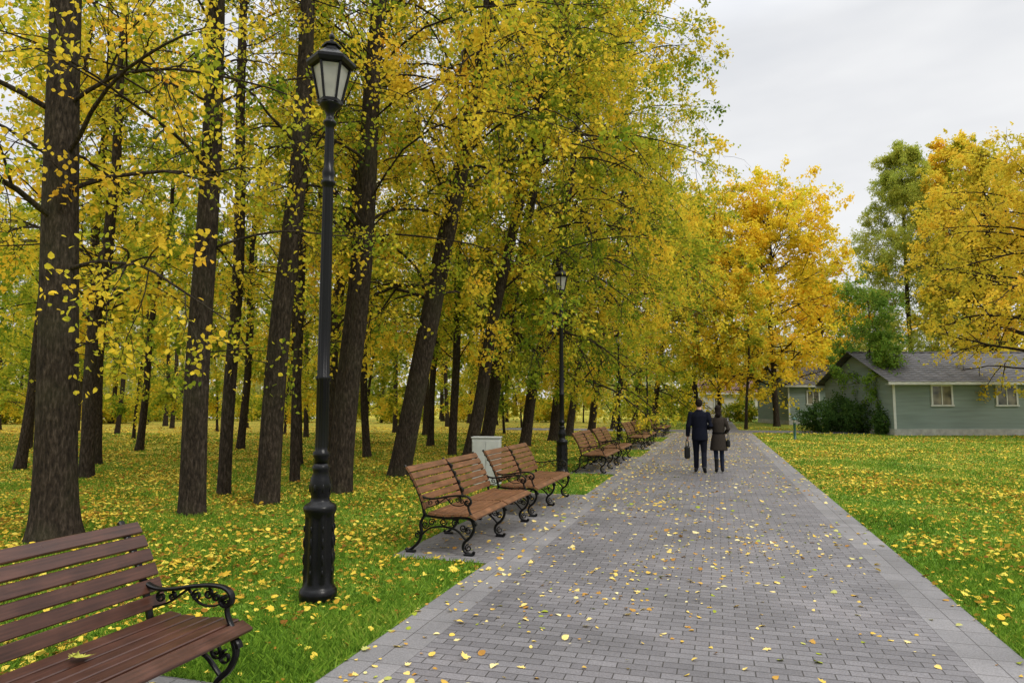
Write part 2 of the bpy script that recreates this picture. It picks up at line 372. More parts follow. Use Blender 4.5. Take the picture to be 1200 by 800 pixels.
protoA = make_tree((-7.3,31,0), "linden with hanging yellow-green crown beside the benches", GL, seed=301, H=17, r0=.22, lean=(.17,0), crown0=2.6, n1=46, L1=4.8, k2=7,k3=5,lpt=15, leafL=.15, leafmat=M_leaf_yg, curve=.1, epic=20, bias=.4, twigs=False, droop=-.14)
protoB = make_tree((-7.5,35.5,0), "linden with dense golden crown along the path", GL, seed=302, H=16, r0=.20, lean=(.15,.02), crown0=2.4, n1=46, L1=4.8, k2=7,k3=5,lpt=15, leafL=.155, leafmat=M_leaf_yel, curve=.1, epic=20, bias=.4, twigs=False, droop=-.14)
for p,(x,y),s in ((protoA,(-7.1,40),1.0),(protoB,(-6.6,45.5),1.02),(protoA,(-6.0,52),1.0),(protoA,(-5.2,59),1.05)):
    copy_tree(p,(x,y,0),random.uniform(-.4,.4),s)
GW = "trees of the grove"
protoC = make_tree((-14,12.5,0), "grove linden with thin yellow foliage", GW, seed=401, H=16, r0=.15, lean=(.02,.0), crown0=3.6, n1=26, L1=3.7, k2=6,k3=5,lpt=10, leafL=.14, leafmat=M_leaf_yel, epic=16, twigs=False, limb=(.15,.28))
protoD = make_tree((-12.5,20,0), "grove linden with slanting trunk and yellow foliage", GW, seed=402, H=15, r0=.135, lean=(-.05,.06), crown0=3.0, n1=26, L1=3.5, k2=6,k3=5,lpt=10, leafL=.14, leafmat=M_leaf_yg, epic=16, twigs=False, limb=(.15,.28))
protoE = make_tree((-19,17,0), "grove tree with yellow-green crown on leafy ground", GW, seed=403, H=17, r0=.18, lean=(.03,-.03), crown0=3.2, n1=28, L1=4.1, k2=6,k3=5,lpt=10, leafL=.16, leafmat=M_leaf_yg, epic=14, twigs=False, limb=(.15,.28))
protoF = make_tree((-14.5,26.5,0), "slim young tree with low yellow-green foliage", GW, name="young_tree", seed=404, H=10, r0=.07, lean=(.06,.03), crown0=1.2, n1=30, L1=2.6, k2=6,k3=4,lpt=12, leafL=.14, leafmat=M_leaf_yg, epic=8, twigs=False, limb=(.18,.32))
rg = RS(77); placed=[(-14,12.5),(-12.5,20),(-19,17),(-14.5,26.5)]
for (px,D,p,s) in ((118,19.5,protoC,.9),(168,25,protoD,.95),(352,19,protoC,.82),(432,22,protoD,.92),(505,28,protoC,.9),(30,18,protoD,.95),(285,26,protoE,.82),(560,33,protoD,.95),(395,31,protoF,1.1)):
    x,y=world_from((px-600)/800*D,D)
    placed.append((x,y)); copy_tree(p,(x,y,0),rg.uniform(0,6.28),s)
tries=0
while len(placed)<78 and tries<16000:
    tries+=1
    x=rg.uniform(-72,-11); y=rg.uniform(4,78); X,D=camxy(x,y)
    if D<17 or D>76 or abs(X/D)>.84 or X/D>.15: continue
    young = len(placed)%5<2
    if young and D<24: continue
    if min((x-a)**2+(y-b)**2 for a,b in placed) < (4.2 if D<45 else 4.9)**2: continue
    placed.append((x,y)); p=protoF if young else [protoC,protoD,protoE][rg.randint(3)]
    copy_tree(p,(x,y,0),rg.uniform(0,6.28),rg.uniform(.85,1.12))

# ------------------------------------------------------------------ park trees beyond the lawn
GB = "trees beyond the lawn"
def W(px, D): return world_from((px-600)/800*D, D)
x,y=W(908,52); make_tree((x,y,0),"tall maple with glowing orange and yellow crown",GB,name="maple_tree",seed=501,H=18,r0=.22,lean=(0,0),crown0=2.8,n1=70,L1=6.6,k2=8,k3=6,lpt=10,leafL=.24,leafmat=M_leaf_or,epic=14,elev=(5,52),droop=-.05,twigs=False)
x,y=W(842,56); make_tree((x,y,0),"yellow-green maple with several slim trunks by the path end",GB,name="maple_tree",seed=502,H=19,r0=.16,crown0=2.6,n1=48,L1=5.6,k2=7,k3=6,lpt=12,leafL=.25,leafmat=M_leaf_yel,droop=-.05,elev=(20,58),twigs=False)
x,y=W(872,46); make_tree((x,y,0),"slim young maple with yellow leaves",GB,name="maple_tree",seed=503,H=10.5,r0=.10,lean=(.05,0),crown0=2.6,n1=28,L1=2.9,k2=6,k3=5,lpt=10,leafL=.19,leafmat=M_leaf_yel,droop=-.04,elev=(20,60),twigs=False)
x,y=W(962,62); make_tree((x,y,0),"low spreading maple with yellow-orange leaves",GB,name="maple_tree",seed=504,H=13.5,r0=.2,crown0=2.2,n1=40,L1=5.2,k2=7,k3=6,lpt=12,leafL=.26,leafmat=M_leaf_or,droop=-.05,twigs=False)
x,y=W(1068,60); make_tree((x,y,0),"tall pale green larch with layered branches",GB,name="larch_tree",seed=505,H=25,r0=.24,crown0=3,n1=165,L1=6.6,k2=9,k3=6,lpt=11,leafL=.22,lwid=.42,leafmat=M_leaf_lar,conifer=True,elev=(8,32),droop=-.05,epic=0,wob=.03,limb=(.08,.16),twigs=False,bare=.0)
x,y=W(1165,54); make_tree((x,y,0),"broad oak with golden crown behind the house",GB,name="oak_tree",seed=506,H=20,r0=.4,crown0=4.0,n1=58,L1=6.6,k2=8,k3=6,lpt=12,leafL=.26,leafmat=M_leaf_oak,elev=(5,60),droop=-.02,epic=10,twigs=False)
x,y=W(1135,86); make_tree((x,y,0),"tall birch with pale yellow crown",GB,name="birch_tree",seed=507,H=34,r0=.3,crown0=8,n1=64,L1=6.6,k2=8,k3=6,lpt=12,leafL=.40,leafmat=M_leaf_yel,droop=-.08,twigs=False)
x,y=W(1235,33); make_tree((x,y,0),"oak with golden orange leaves overhanging the house roof",GB,name="oak_tree",seed=508,H=13.5,r0=.28,crown0=3.2,n1=54,L1=5.8,k2=8,k3=6,lpt=11,leafL=.17,leafmat=M_leaf_oak,droop=-.07,elev=(5,50),twigs=False)
x,y=W(1020,40); make_tree((x,y,0),"small leafy green tree beside the green house",GB,name="willow_tree",seed=531,H=8.2,r0=.08,lean=(-.02,0),crown0=2.2,n1=30,L1=2.5,k2=7,k3=5,lpt=9,leafL=.14,leafmat=M_leaf_gr,elev=(10,55),droop=-.04,epic=10,bare=.3)
x,y=W(1038,38.6); make_tree((x,y,0),"small green willow with slim trunks",GB,name="willow_tree",seed=510,H=5.6,r0=.06,crown0=.6,n1=28,L1=1.4,k2=6,k3=5,lpt=9,leafL=.13,leafmat=M_leaf_gr,elev=(40,70),droop=-.05,epic=6)
x,y=W(995,43); make_tree((x,y,0),"small green willow with slim trunks",GB,name="willow_tree",seed=513,H=5.0,r0=.06,crown0=.8,n1=26,L1=1.3,k2=6,k3=5,lpt=8,leafL=.13,leafmat=M_leaf_gr,elev=(35,70),droop=-.05,epic=6)
x,y=W(815,68); make_tree((x,y,0),"yellow-green tree at the end of the path",GB,name="maple_tree",seed=512,H=19,r0=.22,crown0=2.0,n1=44,L1=5.8,k2=7,k3=6,lpt=11,leafL=.28,leafmat=M_leaf_yg,twigs=False)
def shrub(px,D,w,h,mat,label,seed,n=5200,leafL=.11):
    rng=RS(seed); x,y=W(px,D)
    u=nrm(rng.normal(size=(n,3))); rr=rng.uniform(.35,1,n)[:,None]**.5
    lump=1+.26*np.sin(u[:,0:1]*5+seed)+.2*np.sin(u[:,1:2]*7+u[:,2:3]*6)+.16*np.sin(u[:,0:1]*13+u[:,2:3]*11)
    P=u*rr*lump*np.array([w/2,w/2,h*.55])+np.array([0,0,h*.45]); P=P[P[:,2]>.03]; n=len(P)
    V,F=leaves(P,rng.normal(size=(n,3))+[0,0,.3],rng.normal(size=(n,3))+[0,0,.8],leafL*rng.uniform(.7,1.3,n),QUAD)
    e=thing("shrub",label,"shrub",(x,y,0),0,"shrubs by the house")
    part("foliage",mesh_from("shrub_foliage",V,[F],[mat],rnd=np.repeat(rng.uniform(size=n),4)),e)
    S=np.zeros((9,3)); a=rng.uniform(0,6.28,9); Dd=np.stack([np.cos(a)*.5,np.sin(a)*.5,np.ones(9)],1)
    Pp,R=grow(S,Dd,np.full(9,h*.8),np.full(9,.03),5,.1,0,rng); V,F=tubes(Pp,R,5)
    part("stem",mesh_from("shrub_stem",V,[F],[M_bark]),e)
shrub(958,41,2.3,1.7,M_leaf_dk,"dense dark green evergreen shrub on the lawn edge",1,6000)
shrub(983,42,2.2,2.1,M_leaf_dk,"dark green shrub beside a wooden house",2,6000)
shrub(1034,38,1.4,1.3,M_leaf_dk,"low dark shrub at the house corner",3,3600)
shrub(1006,40,1.8,1.9,M_leaf_dk,"dark bushy shrub near the willow stems",5,4200)
shrub(868,66,3.6,2.0,M_leaf_yg,"yellowing shrub under the maples",7,3800,.2)
for i,(px,D,w,h) in enumerate([(10,58,5,2.6),(60,66,5,2.2),(130,60,5,2.6),(185,68,6,2.4),(235,74,6,2.4),(300,70,6,2.4),(345,62,4,2.0),(400,66,5,2.2),(470,62,5,2.2),(560,66,6,2.6),(650,64,4,2.2),(745,72,5,3),(790,70,5,3.2)]):
    shrub(px,D,w,h,M_leaf_yg,"loose yellow-green shrub among the trees",20+i,3300,.26)
rng=RS(9); Ps=[];
for k in range(210):
    px=rng.uniform(-250,1500); D=rng.uniform(95,150); x,y=W(px,D); h=rng.uniform(9,20)
    m=260; u=nrm(rng.normal(size=(m,3)))*rng.uniform(.3,1,(m,1))**.5
    Ps.append(u*np.array([4.2,4.2,h*.5])+np.array([x,y,h*.48]))
P=np.concatenate(Ps); P=P[P[:,2]>0]; n=len(P)
V,F=leaves(P,rng.normal(size=(n,3)),rng.normal(size=(n,3))+[0,0,.6],rng.uniform(.5,1.1,n),QUAD)
M_far=leafmat("leaf_far_hazy", [(0,(.10,.14,.05)),(.4,(.26,.29,.09)),(.7,(.54,.47,.13)),(1,(.56,.38,.11))], nscale=.08, objw=0)  # distance haze is mixed into these muted leaf colours
single("distant_wood",mesh_from("distant_wood",V,[F],[M_far],rnd=np.repeat(rng.uniform(size=n),4)),kind="stuff")

# ------------------------------------------------------------------ ground & paving
PL,PR=-2.39,1.91; BW=.40
def ground_mat():
    m,nt,b,o=newmat("lawn_ground")
    g=nd(nt,'ShaderNodeNewGeometry'); sx=nd(nt,'ShaderNodeSeparateXYZ'); nt.links.new(g.outputs['Position'],sx.inputs[0])
    n1=nd(nt,'ShaderNodeTexNoise',i_Scale=.35,i_Detail=4.0); n2=nd(nt,'ShaderNodeTexNoise',i_Scale=14.0,i_Detail=4.0)
    v=nd(nt,'ShaderNodeTexVoronoi',i_Scale=12.0); 
    for q in (n1,n2,v): nt.links.new(g.outputs['Position'],q.inputs['Vector'])
    gr=ramp(nt,[(.3,(.055,.10,.015)),(.5,(.105,.195,.022)),(.72,(.19,.29,.036))]); nt.links.new(n2.outputs['Fac'],gr.inputs[0])
    leafc=ramp(nt,[(0,(.22,.12,.03)),(.35,(.44,.28,.035)),(.7,(.62,.45,.07)),(1,(.44,.40,.06))])
    sc=nd(nt,'ShaderNodeSeparateColor'); nt.links.new(v.outputs['Color'],sc.inputs[0]); nt.links.new(sc.outputs[0],leafc.inputs[0])
    lx=nd(nt,'ShaderNodeMapRange'); nt.links.new(sx.outputs[0],lx.inputs[0])
    for k_,v_ in ((1,-3.2),(2,-8.5),(3,.18),(4,.52)): lx.inputs[k_].default_value=v_
    fy=nd(nt,'ShaderNodeMapRange'); nt.links.new(sx.outputs[1],fy.inputs[0])
    for k_,v_ in ((1,9.0),(2,18.0),(3,0.0),(4,.24)): fy.inputs[k_].default_value=v_
    fz=nd(nt,'ShaderNodeMapRange'); nt.links.new(sx.outputs[1],fz.inputs[0])
    for k_,v_ in ((1,28.0),(2,60.0),(3,0.0),(4,-.20)): fz.inputs[k_].default_value=v_
    dens=math_n(nt,'MULTIPLY_ADD',n1.outputs['Fac'],1.4,lx.outputs[0]); dens=math_n(nt,'ADD',dens,fy.outputs[0]); dens=math_n(nt,'ADD',dens,fz.outputs[0]); dens=math_n(nt,'SUBTRACT',dens,.71)
    mk=math_n(nt,'LESS_THAN',sc.outputs[1],dens)
    c=mixc(nt,mk,gr.outputs[0],leafc.outputs[0])
    nt.links.new(c,b.inputs['Base Color']); b.inputs['Roughness'].default_value=.95; b.inputs['Specular IOR Level'].default_value=.1
    bump(nt,b,n2.outputs['Fac'],.8,.05); return m
def sheet(name,x0,x1,y0,y1,z,mat,th=0.0):
    V=[(x0,y0,z),(x1,y0,z),(x1,y1,z),(x0,y1,z)]; F=[[0,1,2,3]]
    return single(name,mesh_from(name,V,[F],[mat]),kind="structure")
M_ground=ground_mat()
sheet("ground",-700,700,-300,1100,0,M_ground)
def paver(name,bw,rh,c1,c2,mort,ms=.0045,rot=0,off=.5,shx=0.0):
    m,nt,b,o=newmat(name); g=nd(nt,'ShaderNodeNewGeometry')
    mp=nd(nt,'ShaderNodeMapping'); mp.inputs['Location'].default_value=(shx,0,0); nt.links.new(g.outputs['Position'],mp.inputs['Vector'])
    br=nd(nt,'ShaderNodeTexBrick',i_Scale=1.0); br.offset=off
    br.inputs['Brick Width'].default_value=bw; br.inputs['Row Height'].default_value=rh; br.inputs['Mortar Size'].default_value=ms; br.inputs['Mortar Smooth'].default_value=.3; br.inputs['Bias'].default_value=0
    br.inputs['Color1'].default_value=(*c1,1); br.inputs['Color2'].default_value=(*c2,1); br.inputs['Mortar'].default_value=(*mort,1)
    nt.links.new(mp.outputs[0],br.inputs['Vector'])
    n=nd(nt,'ShaderNodeTexNoise',i_Scale=.9,i_Detail=5.0); n3=nd(nt,'ShaderNodeTexNoise',i_Scale=90.0,i_Detail=3.0)
    nt.links.new(g.outputs['Position'],n.inputs['Vector']); nt.links.new(g.outputs['Position'],n3.inputs['Vector'])
    r=ramp(nt,[(.3,(.74,.74,.73)),(.5,(.95,.95,.94)),(.7,(1.13,1.11,1.09))]); nt.links.new(n.outputs['Fac'],r.inputs[0])
    r3=ramp(nt,[(.3,(.76,.76,.76)),(.7,(1.2,1.2,1.2))]); nt.links.new(n3.outputs['Fac'],r3.inputs[0])
    c=mixc(nt,1.0,br.outputs['Color'],r.outputs[0],'MULTIPLY'); c=mixc(nt,1.0,c,r3.outputs[0],'MULTIPLY')
    nt.links.new(c,b.inputs['Base Color']); b.inputs['Roughness'].default_value=.6; b.inputs['Specular IOR Level'].default_value=.35
    h=math_n(nt,'MULTIPLY_ADD',n3.outputs['Fac'],.25,math_n(nt,'SUBTRACT',1.0,br.outputs['Fac'])); bump(nt,b,h,.6,.006)
    return m
M_pav=paver("grey_pavers",.19,.095,(.128,.121,.128),(.182,.173,.181),(.044,.040,.038),ms=.0044)
M_bord=paver("border_pavers",.20,.30,(.175,.168,.172),(.215,.206,.210),(.075,.070,.068),ms=.004,off=0,shx=.39)
M_bordr=paver("border_pavers_light",.20,.30,(.175,.168,.172),(.215,.206,.210),(.075,.070,.068),ms=.004,off=0,shx=.09)
M_pad=paver("bench_pad_pavers",.19,.095,(.15,.143,.144),(.195,.186,.187),(.06,.056,.053))
ZP=.014; PX=-3.52
sheet("path",PL+BW,PR-BW,-4,43,ZP,M_pav)
sheet("path_border",PL,PL+BW,-4,43,ZP,M_bord); sheet("path_border",PR-BW,PR,-4,43,ZP,M_bordr)
sheet("cross_path",-14,16,43,46.5,ZP,M_pav)
sheet("path",PL+.6,PR-.6,46.5,95,ZP,M_pav)
PADS=[(-.2,3.62),(7.05,12.75),(16.6,22.3),(25.8,31.5),(35.8,41.5)]
for a,b in PADS: sheet("bench_pad",PX,PL,a,b,ZP,M_pad)
def sheetpoly(name,pts,z,mat): return single(name,mesh_from(name,[(p[0],p[1],z) for p in pts],[[list(range(len(pts)))]],[mat]),kind="structure")
M_road=simple("pale_asphalt",(.30,.30,.29),.8,.5,.15)
sheetpoly("road",[world_from(-62,80),world_from(-22,80),world_from(-22,90),world_from(-62,90)],.01,M_road)

# ------------------------------------------------------------------ grass blades and fallen leaves
def pnoise(x,y):
    return .5+.25*np.sin(x*1.1+1.9*np.sin(y*.63))+.25*np.sin(y*1.27+1.6*np.sin(x*.81+1))
def on_paving(x,y):
    r=(x>PL-.01)&(x<PR+.01)&(y<43)
    for a,b in PADS: r|=(x>PX)&(x<=PL)&(y>a)&(y<b)
    r|=(y>43)&(y<46.5)&(x>-14)&(x<16)
    r|=(y>=46.5)&(x>PL+.6)&(x<PR-.6)
    return r
rng=RS(5)
def sample_fan(n,d0,d1,w=.85,power=0):
    D=np.exp(rng.uniform(math.log(d0),math.log(d1),n)) if power==0 else np.sqrt(rng.uniform(d0*d0,d1*d1,n))
    X=rng.uniform(-w,w,n)*D; return X*CP-D*SP, X*SP+D*CP, D
x,y,D=sample_fan(480000,2.2,40); k=~on_paving(x,y)
x,y,D=x[k],y[k],D[k]; n=len(x)
hgt=(.028+.036*rng.uniform(size=n))*(.65+.7*pnoise(x*1.5,y*1.5)); wd=.0028*(1+D/7)*rng.uniform(.7,1.3,n); a=rng.uniform(0,6.28,n); ln=rng.normal(0,.5,(n,2))*hgt[:,None]
ca,sa=np.cos(a)*wd,np.sin(a)*wd; z0=np.zeros(n)
V=np.stack([np.stack([x-ca,y-sa,z0],1),np.stack([x+ca,y+sa,z0],1),np.stack([x+ca*.7+ln[:,0]*.4,y+sa*.7+ln[:,1]*.4,hgt*.6],1),np.stack([x+ln[:,0],y+ln[:,1],hgt],1)],1).reshape(-1,3)
F=np.arange(n*4).reshape(-1,4)
single("grass",mesh_from("grass",V,[F],[M_grass],rnd=np.repeat(rng.uniform(size=n),4)),kind="stuff")

def litter(name,x,y,z,L,mat,flat=.25,maple=.3):
    n=len(x); P=np.stack([x,y,z+rng.uniform(.002,.012,n)],1); a=rng.uniform(0,6.28,n)
    Dd=np.stack([np.cos(a),np.sin(a),rng.normal(0,flat*.6,n)],1); Nn=np.stack([rng.normal(0,flat,n),rng.normal(0,flat,n),np.where(rng.uniform(size=n)<.5,1,-1)],1)
    km=rng.uniform(size=n)<maple; rn=rng.uniform(size=n)
    Va,Fa=leaves(P[km],Dd[km],Nn[km],L[km],MAPLE,1.0); Vb,Fb=leaves(P[~km],Dd[~km],Nn[~km],L[~km],OVATE,.85)
    V=np.concatenate([Va,Vb]); V[:,2]=np.maximum(V[:,2],z+.0015) if np.isscalar(z) else V[:,2]
    r=np.concatenate([np.repeat(rn[km],len(MAPLE)),np.repeat(rn[~km],len(OVATE))])
    single(name,mesh_from(name,V,[Fa,Fb+len(Va)],[mat],rnd=r),kind="stuff")
n=16000; x=rng.uniform(PL-1.3,PR,n); y=1.5+40.5*rng.uniform(size=n)
edge=np.exp(-np.abs(x-PL)/.5)*.3
keep=on_paving(x,y)&(rng.uniform(size=n)<(.20+edge+.65*pnoise(x*1.3+3,y*.8)**1.8)*np.where(y<7,.75,1)*np.where(x>PR-.5,.6,1)); x,y=x[keep],y[keep]
litter("fallen_leaves_on_path",x,y,ZP,(.022+.045*rng.uniform(size=len(x))**1.6)*np.where(y>9,1.2,1),M_fallen,.35,.3)
x,y,D=sample_fan(210000,2.3,50,.85,0); left=x<0
pn=pnoise(x*.9,y*.9)*.5+pnoise(x*2.3+1,y*2.1)*.5
dn=np.where(left,np.clip(.12+.16*(-x-2.4),.08,1.0)*(.10+2.1*pn**2.3),.70*(pnoise(x*.7+5,y*.6)*.6+pnoise(x*2.1,y*1.9+4)*.4)**2.2*np.where(D>10,2.2,.55))
dn=dn*np.clip(D/9,.27,1)
k=(~on_paving(x,y))&(rng.uniform(size=len(x))<dn); x,y,D=x[k],y[k],D[k]
litter("fallen_leaves_on_lawn",x,y,.026*rng.uniform(.3,1.6,len(x)),(.026+.050*rng.uniform(size=len(x))**1.3)*(1+np.maximum(D-15,0)/40),M_fallen_l,.45,.4)

# ------------------------------------------------------------------ benches
def woodmat(name,col,spec=.5,rough=.38):
    m,nt,b,o=newmat(name); tc=nd(nt,'ShaderNodeTexCoord'); mp=nd(nt,'ShaderNodeMapping'); mp.inputs['Scale'].default_value=(1,.05,1)
    nt.links.new(tc.outputs['Object'],mp.inputs['Vector'])
    n=nd(nt,'ShaderNodeTexNoise',i_Scale=70.0,i_Detail=5.0); nt.links.new(mp.outputs[0],n.inputs['Vector'])
    n2=nd(nt,'ShaderNodeTexNoise',i_Scale=5.0,i_Detail=4.0); nt.links.new(tc.outputs['Object'],n2.inputs['Vector'])
    r=ramp(nt,[(.3,[c*.62 for c in col]),(.7,[c*1.35 for c in col])]); nt.links.new(n.outputs['Fac'],r.inputs[0])
    w_=ramp(nt,[(.4,(.8,.8,.8)),(.65,(1.15,1.15,1.15))]); nt.links.new(n2.outputs['Fac'],w_.inputs[0])
    c=mixc(nt,1.0,r.outputs[0],w_.outputs[0],'MULTIPLY')
    nt.links.new(c,b.inputs['Base Color']); b.inputs['Specular IOR Level'].default_value=spec
    rr=nd(nt,'ShaderNodeMapRange'); nt.links.new(n2.outputs['Fac'],rr.inputs[0]); rr.inputs[3].default_value=rough-.1; rr.inputs[4].default_value=rough+.2
    nt.links.new(rr.outputs[0],b.inputs['Roughness']); bump(nt,b,n.outputs['Fac'],.3,.003); return m
M_wood_d=woodmat("dark_brown_painted_wood",(.062,.025,.016),.42,.28); M_wood_l=woodmat("orange_brown_wood",(.155,.068,.029),.35,.42)
M_iron=simple("black_cast_iron",(.004,.004,.0045),.30,60,.3,.22,.10)
def bench_parts(wood,L=2.36,seed=0):
    out={}
    def slat(bf,c,ang,w,t,y0,y1):
        ca,sa=math.cos(ang),math.sin(ang); k=.005; hw,ht=w/2,t/2
        pr=[(-hw+k,-ht),(hw-k,-ht),(hw,-ht+k),(hw,ht-k),(hw-k,ht),(-hw+k,ht),(-hw,ht-k),(-hw,-ht+k)]
        V=[]; 
        for yy in (y0,y1):
            for u,v in pr: V.append((c[0]+u*ca-v*sa,yy,c[1]+u*sa+v*ca))
        F=[[i,(i+1)%8,8+(i+1)%8,8+i] for i in range(8)]
        base=bf.n; bf.add(V,F); bf.F.setdefault(8,[]).append(np.array([[base+i for i in range(7,-1,-1)],[base+8+i for i in range(8)]]))
    back=catmull([(-.185,.485),(-.215,.575),(-.265,.69),(-.33,.81),(-.40,.92),(-.435,.965)],8)
    seat=catmull([(-.155,.448),(-.05,.436),(.08,.432),(.22,.440),(.35,.438),(.44,.400)],8)
    def place(bf,curve,n,w):
        s=np.concatenate([[0],np.cumsum(np.linalg.norm(np.diff(curve,axis=0),axis=1))]); tot=s[-1]; pitch=tot/n
        for i in range(n):
            q=pitch*(i+.5); c=[np.interp(q,s,curve[:,0]),np.interp(q,s,curve[:,1])]; c2=[np.interp(q+.01,s,curve[:,0]),np.interp(q+.01,s,curve[:,1])]
            ang=math.atan2(c2[1]-c[1],c2[0]-c[0])
            for (a,b) in ((-L/2+.0,-.022),(.022,L/2)): slat(bf,c,ang,pitch-.014,.026,a,b)
    bs=Buf(); place(bs,seat,6,0); out['seat']=bs.mesh("bench_seat",wood)
    bb=Buf(); place(bb,back,6,0); out['backrest']=bb.mesh("bench_backrest",wood)
    def frame(mid=False):
        f=Buf(); w=.021
        f.bar(catmull([(-.20,.42),(-.232,.55),(-.285,.69),(-.35,.81),(-.42,.92),(-.458,.975)],5),.030,-w,w)
        f.bar(catmull([(-.19,.44),(-.25,.33),(-.235,.22),(-.27,.12),(-.35,.045),(-.40,.018),(-.43,.04)],6),.030,-w,w)
        f.bar(catmull([(-.21,.42),(-.05,.405),(.08,.40),(.22,.408),(.33,.405),(.405,.365),(.425,.33)],6),.028,-w,w)
        f.bar(catmull([(.375,.39),(.40,.30),(.36,.21),(.285,.14),(.275,.07),(.33,.02),(.385,.018),(.40,.045)],6),.032,-w,w)
        f.bar(catmull([(-.235,.20),(-.15,.27),(-.04,.30),(.08,.30),(.2,.265),(.30,.17)],6),.020,-w*.7,w*.7)
        for cx,cz,s in ((-.11,.345,1),(.03,.355,-1),(.17,.345,1),(.27,.30,-1),(-.19,.315,-1)):
            f.bar(spiral(cx,cz,.045,.010,0,s*520,26),.012,-w*.6,w*.6)
        for cx,cz,s in ((.33,.27,1),(-.29,.20,-1),(.335,.085,1)):
            f.bar(spiral(cx,cz,.04,.010,90,90+s*480,22),.012,-w*.6,w*.6)
        f.box((-.365,0,.012),(.11,.06,.024),bev=.004); f.box((.34,0,.012),(.11,.06,.024),bev=.004)
        for i in range(5): f.ball((-.235-.045*i,0,.60+.075*i),(.022,.026,.02),5)
        if mid:
            for i in range(4):
                x=-.20-.055*i; z=.56+.105*i; f.bar(spiral(x,z,.05,.012,200,200+460*(1 if i%2 else -1),22),.014,-.03,.03)
            f.bar(catmull([(-.165,.47),(-.20,.575),(-.25,.69),(-.315,.81),(-.385,.925)],5),.014,-.03,.03)
        return f.mesh("bench_frame",M_iron)
    def arm():
        f=Buf(); w=.021
        f.bar(catmull([(-.265,.65),(-.20,.618),(-.12,.608),(-.02,.620),(.10,.642),(.22,.655),(.31,.648),(.355,.615),(.358,.570),(.325,.548),(.29,.568),(.303,.598),(.322,.592)],6),.021,-w,w)
        f.bar(catmull([(.35,.585),(.33,.53),(.35,.47),(.385,.42)],6),.020,-w*.8,w*.8)
        f.bar(catmull([(-.215,.50),(-.14,.515),(-.05,.55),(.06,.625)],6),.012,-w*.6,w*.6)
        for cx,cz,r,s in ((-.13,.565,.032,1),(-.05,.574,.025,-1),(.12,.592,.031,1),(.20,.606,.030,-1),(.255,.593,.025,1)):
            f.bar(spiral(cx,cz,r,.008,90,90+s*500,24),.009,-w*.5,w*.5)
        f.bar(catmull([(.06,.625),(.14,.552),(.24,.543),(.33,.58)],6),.010,-w*.5,w*.5)
        return f.mesh("bench_armrest",M_iron)
    out['leg']=frame(); out['mid']=frame(True); out['armrest']=arm()
    return out
def bench(loc,wood,label,L=2.36,inset=.06):
    pr=bench_parts(wood,L); e=thing("park_bench",label,"bench",loc,0,"benches along the path")
    part("seat",pr['seat'],e); part("backrest",pr['backrest'],e)
    for s in (-1,1):
        yy=s*(L/2-inset)
        o=part("leg",pr['leg'],e,"black cast-iron side frame"); o.location=(0,yy,0)
        o=part("armrest",pr['armrest'],e); o.location=(0,yy,0)
    o=part("leg",pr['mid'],e,"black cast-iron centre frame with scrollwork"); return e
BX=-3.03
bench((BX+.02,2.26,ZP),M_wood_d,"dark brown slatted bench with black scrolled iron armrest",inset=.09)
b1=bench((BX,8.48,ZP),M_wood_l,"orange-brown slatted bench with ornate black iron frame",inset=.03)
for yy in (11.25,17.95,20.8,27.15,30.0,37.2,40.0): copy_tree(b1,(BX,yy,ZP))
P=np.array([[BX+.03,2.72,ZP+.462],[BX+.05,2.70,ZP+.465],[BX+.01,2.66,ZP+.465]]); V,F=leaves(P,np.array([[.6,-1,.2],[-.5,-1,.3],[.2,.8,.4]]),np.array([[.1,0,1.],[.2,.1,1],[-.3,.2,1]]),np.array([.105,.07,.06]),MAPLE,1.0)
M_bleaf=simple("yellow_green_leaf",(.36,.36,.05),.6,30,.3)
single("fallen_leaf",mesh_from("fallen_leaf",V,[F],[M_bleaf]),"yellow-green leaf lying on the bench seat","leaf")

# ------------------------------------------------------------------ street lamps
def glassmat():
    m,nt,b,o=newmat("frosted_lantern_glass")
    g=nd(nt,'ShaderNodeTexCoord'); n=nd(nt,'ShaderNodeTexNoise',i_Scale=9.0,i_Detail=3.0); nt.links.new(g.outputs['Object'],n.inputs['Vector'])
    r=ramp(nt,[(.3,(.42,.42,.40)),(.7,(.60,.59,.56))]); nt.links.new(n.outputs['Fac'],r.inputs[0]); nt.links.new(r.outputs[0],b.inputs['Base Color'])
    b.inputs['Roughness'].default_value=.2
    t=nd(nt,'ShaderNodeBsdfTranslucent'); t.inputs[0].default_value=(.72,.70,.66,1); mx=nd(nt,'ShaderNodeMixShader'); mx.inputs[0].default_value=.5
    nt.links.new(b.outputs[0],mx.inputs[1]); nt.links.new(t.outputs[0],mx.inputs[2]); nt.links.new(mx.outputs[0],o.inputs['Surface']); return m
M_glass=glassmat()
